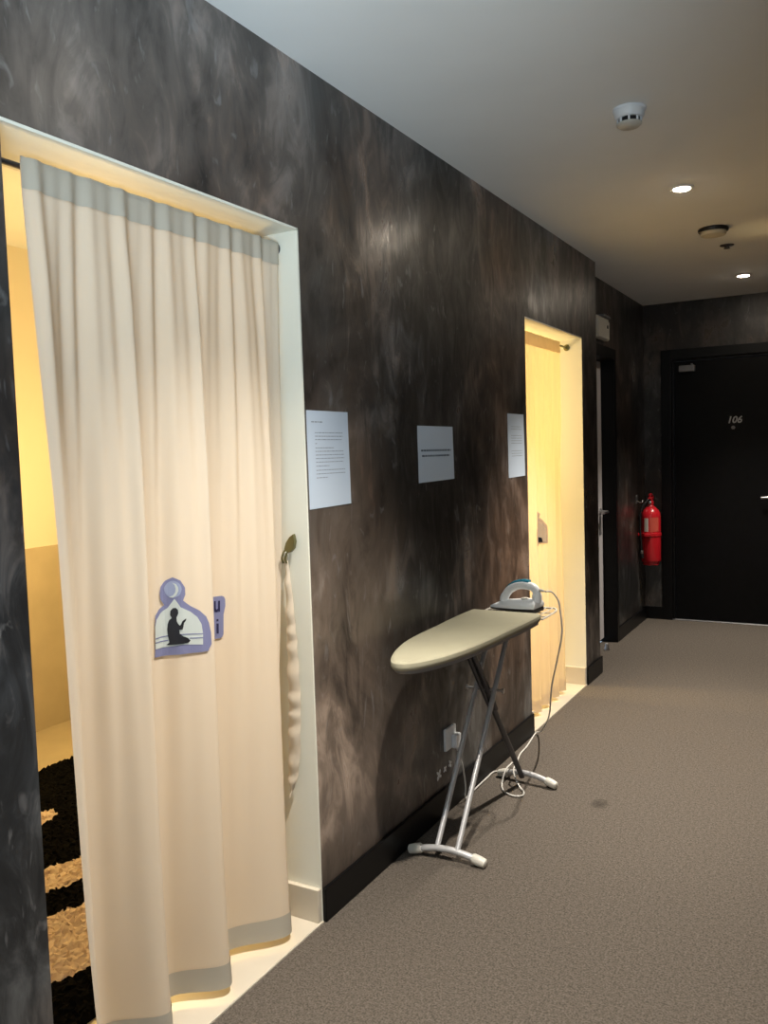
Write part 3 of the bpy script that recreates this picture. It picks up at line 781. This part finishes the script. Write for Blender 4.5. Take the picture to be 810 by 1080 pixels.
# ------------------------------------------------------------------ the iron
def iron():
    ang = math.radians(-6)
    t = empty('clothes_iron', 'white clothes iron with a teal top resting on the ironing board tail', 'iron', (.302, 3.055, .7475))
    t.rotation_euler = (0, 0, ang)
    # local: tip towards -x, heel at x = 0, width along y
    def outline(l, w, n=14):
        up = []
        for k in range(n + 1):
            u = k / n; up.append((-l * u, w * (1 - u ** 2.0) ** .92 * (1 - .10 * (1 - u))))
        return up + [(x, -y) for x, y in up[::-1][1:]]
    def loft(bm, secs):
        rings = []
        for x0, l, w, z in secs: rings.append([bm.verts.new((x0 + x, y, z if not callable(z) else z(x))) for x, y in outline(l, w)])
        n = len(rings[0])
        for a, b in zip(rings, rings[1:]):
            for k in range(n): bm.faces.new((a[k], a[(k + 1) % n], b[(k + 1) % n], b[k]))
        bm.faces.new(rings[0][::-1]); bm.faces.new(rings[-1])
    tl = lambda a, b: (lambda x: b + (a - b) * min(1, max(0, (x + .205) / .205)))
    bm = B(); loft(bm, [(0, .205, .050, .0), (0.002, .207, .051, .004), (0.001, .206, .050, tl(.018, .006))])
    tag(link('soleplate', bm, 'blackp', t, True, 30), 'black soleplate')
    bm = B(); loft(bm, [(.002, .207, .0505, tl(.0175, .0055)), (.004, .209, .053, tl(.026, .011)), (.002, .190, .046, tl(.038, .018)), (-.004, .160, .037, tl(.045, .026)), (-.008, .125, .027, tl(.050, .034))])
    link('body', bm, 'whitep', t, True, 50)
    bm = B(); tube(bm, spline([(-.145, 0, .034), (-.140, 0, .052), (-.120, 0, .078), (-.092, 0, .095), (-.060, 0, .101), (-.028, 0, .097), (-.010, 0, .086), (-.004, 0, .066), (-.006, 0, .040)], 5),
                   [.017] * 6 + [.016] * 29 + [.019] * 6, 14)
    link('handle', bm, 'whitep', t, True)
    bm = B(); tube(bm, spline([(-.132, 0.006, .074), (-.116, 0.006, .091), (-.092, 0.006, .105), (-.060, 0.006, .1115), (-.034, 0.006, .109)], 5), [.008] + [.0155] * 19 + [.008], 14, True, .8)
    tag(link('top_grip', bm, 'teal', t, True), 'teal grip strip')
    bm = B(); lathe(bm, [(.0155, .044), (.0155, .050), (.013, .052)], 20, (-.055, 0, 0))
    link('dial', bm, 'offwhite', t, True)
    bm = B(); tube(bm, [(-.006, 0, .083), (.014, 0, .085), (.026, 0, .082)], [.008, .006, .004], 10)
    link('cord_sleeve', bm, 'offwhite', t, True)
iron()

pts = [(.332, 3.052, .829), (.345, 3.09, .822), (.360, 3.12, .785), (.364, 3.13, .740), (.367, 3.135, .700), (.362, 3.15, .640), (.325, 3.20, .528), (.275, 3.28, .398), (.187, 3.50, .201),
       (.070, 3.73, .045), (.018, 3.80, .008), (.040, 3.62, .006), (.046, 3.52, .006), (.066, 3.42, .006), (.098, 3.33, .012), (.106, 3.262, .058), (.108, 3.222, .063), (.104, 3.180, .052), (.104, 3.140, .010), (.136, 3.085, .006), (.185, 3.060, .006),
       (.214, 3.078, .006), (.205, 3.118, .006), (.178, 3.146, .010), (.150, 3.166, .040), (.136, 3.190, .058), (.130, 3.222, .064), (.118, 3.252, .068), (.090, 3.275, .040), (.050, 3.285, .006), (.020, 3.26, .006), (.019, 3.18, .006), (.020, 3.08, .006), (.022, 2.99, .006), (.028, 2.945, .012),
       (.034, 2.935, .07), (.034, 2.918, .14), (.030, 2.898, .20), (.028, 2.891, .225)]
bm = B(); tube(bm, spline(pts, 7), .0033, 8)
tag(link('iron_flex', bm, 'cord', None, True), 'white power cord looping from the iron over the carpet to the wall socket', 'cord')

def socket():
    t = empty('wall_socket', 'white wall socket low on the dark wall behind the ironing board legs', 'wall socket', (0, 2.866, .275))
    bm = B(); box(bm, .0, .011, -.046, .046, -.040, .044, .004, 2)
    link('plate', bm, 'whitep', t)
    bm = B(); box(bm, .010, .014, -.036, -.020, .012, .032, .002, 1)
    link('switch', bm, 'whitep', t)
    p = empty('power_plug', 'white plug of the iron cord pushed into the wall socket', 'plug', (.0115, 2.888, .262))
    bm = B(); box(bm, 0, .022, -.022, .022, -.026, .026, .006, 2)
    link('body', bm, 'whitep', p)
    bm = B(); tube(bm, [(.014, .002, -.022), (.016, .003, -.040)], [.007, .0045], 10)
    link('strain_relief', bm, 'whitep', p, True)
socket()
def flecks():
    rnd = random.Random(3)
    for (y, z, s, lab) in ((2.774, .162, .025, 'largest white paint fleck low on the wall below the socket'), (2.826, .166, .015, 'small white paint fleck in the middle of the three below the socket'), (2.872, .172, .018, 'white paint fleck nearest the plug cord below the socket')):
        bm = B(); n = 18
        ra = [s * (.25 + .75 * abs(math.sin(k * PI * 4 / n + y * 9))) * rnd.uniform(.75, 1.1) for k in range(n)]
        poly = [(ra[k] * math.cos(2 * PI * k / n), ra[k] * math.sin(2 * PI * k / n)) for k in range(n)]
        prism(bm, poly, lambda a, b: Vector((-.0003, y + a, z + b)), lambda a, b: Vector((.0014, y + a * .9, z + b * .9)))
        tag(link('paint_fleck', bm, 'whitep'), lab, 'paint fleck', 'white flecks below the socket')
flecks()

# ------------------------------------------------------------------ fire extinguisher
def extinguisher():
    x, y, z = -.026, 6.62, .455
    t = empty('fire_extinguisher', 'red fire extinguisher hung in the corner beside the black door', 'fire extinguisher', (x, y, z))
    R = .073
    bm = B(); lathe(bm, [(.052, .0), (.060, .004), (.060, .020), (R - .004, .028), (R, .04), (R, .375), (R - .004, .400), (R - .016, .425), (.036, .446), (.022, .456), (.020, .468)], 36)
    link('cylinder', bm, 'red', t, True, 50)
    bm = B(); lathe(bm, [(R + .0005, .225), (R + .005, .227), (R + .005, .248), (R + .0005, .250)], 36)
    box(bm, -.0868, -.06, -.05, .05, .226, .249, .002, 1); box(bm, -.03, .02, -R - .026, -R + .002, .228, .247, .002, 1)
    link('strap', bm, 'red', t, True)
    def label(name, a0, a1, z0, z1, mat, rr):
        bm = B(); n = 12; lo = []; hi = []
        for k in range(n + 1):
            a = math.radians(a0 + (a1 - a0) * k / n)
            lo.append(bm.verts.new((rr * math.cos(a), rr * math.sin(a), z0))); hi.append(bm.verts.new((rr * math.cos(a), rr * math.sin(a), z1)))
        for k in range(n): bm.faces.new((lo[k], lo[k + 1], hi[k + 1], hi[k]))
        return link(name, bm, mat, t)
    tag(label('white_label', -118, -92, .262, .365, 'offwhite', R + .0008), 'white printed strip')
    tag(label('red_label', -84, -30, .262, .37, 'redlabel', R + .0008), 'orange red printed label')
    bm = B(); lathe(bm, [(.022, .462), (.024, .470), (.024, .490), (.016, .496), (.016, .512)], 20)
    link('valve', bm, 'red', t, True)
    bm = B(); box(bm, -.012, .012, -.045, .055, .508, .522, .004, 2); tube(bm, spline([(0, -.04, .54), (0, .0, .545), (0, .05, .535), (0, .09, .505)], 5), .008, 8); box(bm, -.004, .004, -.03, .0, .51, .545, .001, 1)
    link('lever', bm, 'red', t, True)
    bm = B(); lathe(bm, [(.013, -.022), (.013, -.036), (.010, -.038)], 18, (0, 0, .482), 'y')
    link('gauge', bm, 'chrome', t, True)
    bm = B(); tube(bm, spline([(.0, -.02, .50), (-.02, -.055, .49), (-.055, -.083, .42), (-.062, -.087, .30), (-.055, -.087, .18), (-.05, -.085, .10)], 6), .008, 10); tube(bm, [(-.05, -.085, .105), (-.048, -.084, .06)], [.010, .013], 12)
    tag(link('hose', bm, 'blackp', t, True), 'black hose')
    bm = B(); tube(bm, [(-.05, -.0855, .12), (-.05, -.0855, .095)], .012, 12)
    link('nozzle_ring', bm, 'chrome', t, True)
    b = empty('wall_bracket', 'small grey hook bracket on the wall behind the red extinguisher', 'bracket', (XB, 6.52, .955))
    bm = B(); box(bm, .0, .004, -.012, .05, -.02, .045, .001, 1); tube(bm, spline([(.003, .0, .0), (.025, .0, -.012), (.04, .02, -.012), (.042, .03, .002)], 4), .004, 8)
    link('hook', bm, 'chrome', b, True)
extinguisher()

# ------------------------------------------------------------------ prayer room rug
bm = B(); rnd = random.Random(11); nx, ny = 200, 190; g = []
for j in range(ny + 1):
    row = []
    for i in range(nx + 1):
        x = -1.80 + 1.53 * i / nx; y = .80 + 1.90 * j / ny
        edge = i in (0, nx) or j in (0, ny)
        z = .004 if edge else .016 + rnd.uniform(-.006, .010)
        row.append(bm.verts.new((x + (0 if edge else rnd.uniform(-.005, .005)), y + (0 if edge else rnd.uniform(-.006, .006)), z)))
    g.append(row)
for j in range(ny):
    for i in range(nx): bm.faces.new((g[j][i], g[j][i + 1], g[j + 1][i + 1], g[j + 1][i]))
bot = [bm.verts.new((x, y, .0005)) for x, y in ((-1.80, .80), (-.27, .80), (-.27, 2.70), (-1.80, 2.70))]
bm.faces.new(bot[::-1])
tag(link('shaggy_rug', bm, 'rug'), 'shaggy black and beige patterned rug seen through the gap left of the large curtain', 'rug')

# ------------------------------------------------------------------ light
def area(name, loc, rot, sx, sy, e, col):
    ld = bpy.data.lights.new(name, 'AREA'); ld.shape = 'RECTANGLE'; ld.size = sx; ld.size_y = sy; ld.energy = e; ld.color = col
    o = bpy.data.objects.new(name, ld); COL.objects.link(o); o.location = loc; o.rotation_euler = rot
    return o
def bulb(name, loc, e, col):
    ld = bpy.data.lights.new(name, 'POINT'); ld.energy = e; ld.color = col; ld.shadow_soft_size = .09
    o = bpy.data.objects.new(name, ld); COL.objects.link(o); o.location = loc
    return o
# added cool fill: one lamp aimed up at the ceiling, one in the added window
gb = area('added_ceiling_fill', (XR + 1.0, -2.1, .1), (0, 0, 0), 2.2, 1.6, 400, (.74, .90, 1.0))
gb.rotation_euler = Vector((-.5, .60, .62)).to_track_quat('-Z', 'Y').to_euler()
area('added_window_fill', (XR + .12, (WY0 + WY1) / 2, (WZ0 + WZ1) / 2), (0, PI / 2, 0), 1.4, 1.85, 8, (.68, .86, 1.0))
bulb('room_lamp', (-1.35, 2.5, 1.25), 48, (1.0, .67, .26))
bulb('room_lamp', (-1.0, 4.46, 1.4), 58, (1.0, .71, .31))

wd = bpy.data.worlds.new('World'); S.world = wd; wd.use_nodes = True
wd.node_tree.nodes['Background'].inputs['Color'].default_value = (.55, .68, .85, 1)
wd.node_tree.nodes['Background'].inputs['Strength'].default_value = .6

# ------------------------------------------------------------------ camera
cd = bpy.data.cameras.new('camera'); cam = bpy.data.objects.new('camera', cd); COL.objects.link(cam)
r = Vector((0.871290198654202, 0.4898009159479239, -0.03079695546147671)); u = Vector((-0.0065953500771328555, 0.0744329305872517, 0.9972042118851853)); w = Vector((-0.4907238440166541, 0.8686511391696716, -0.06808309138655784))
m3 = Matrix((r, u, -w)).transposed()
cam.matrix_world = Matrix.Translation((1.3654, 0, 1.366)) @ m3.to_4x4()
cd.sensor_fit = 'VERTICAL'; cd.sensor_height = 36; cd.lens = 889.43 * 36 / 1080; cd.clip_start = .02
S.camera = cam

S.view_settings.view_transform = 'Standard'; S.view_settings.look = 'None'
S.view_settings.exposure = .12; S.view_settings.gamma = 1; S.view_settings.use_curve_mapping = False
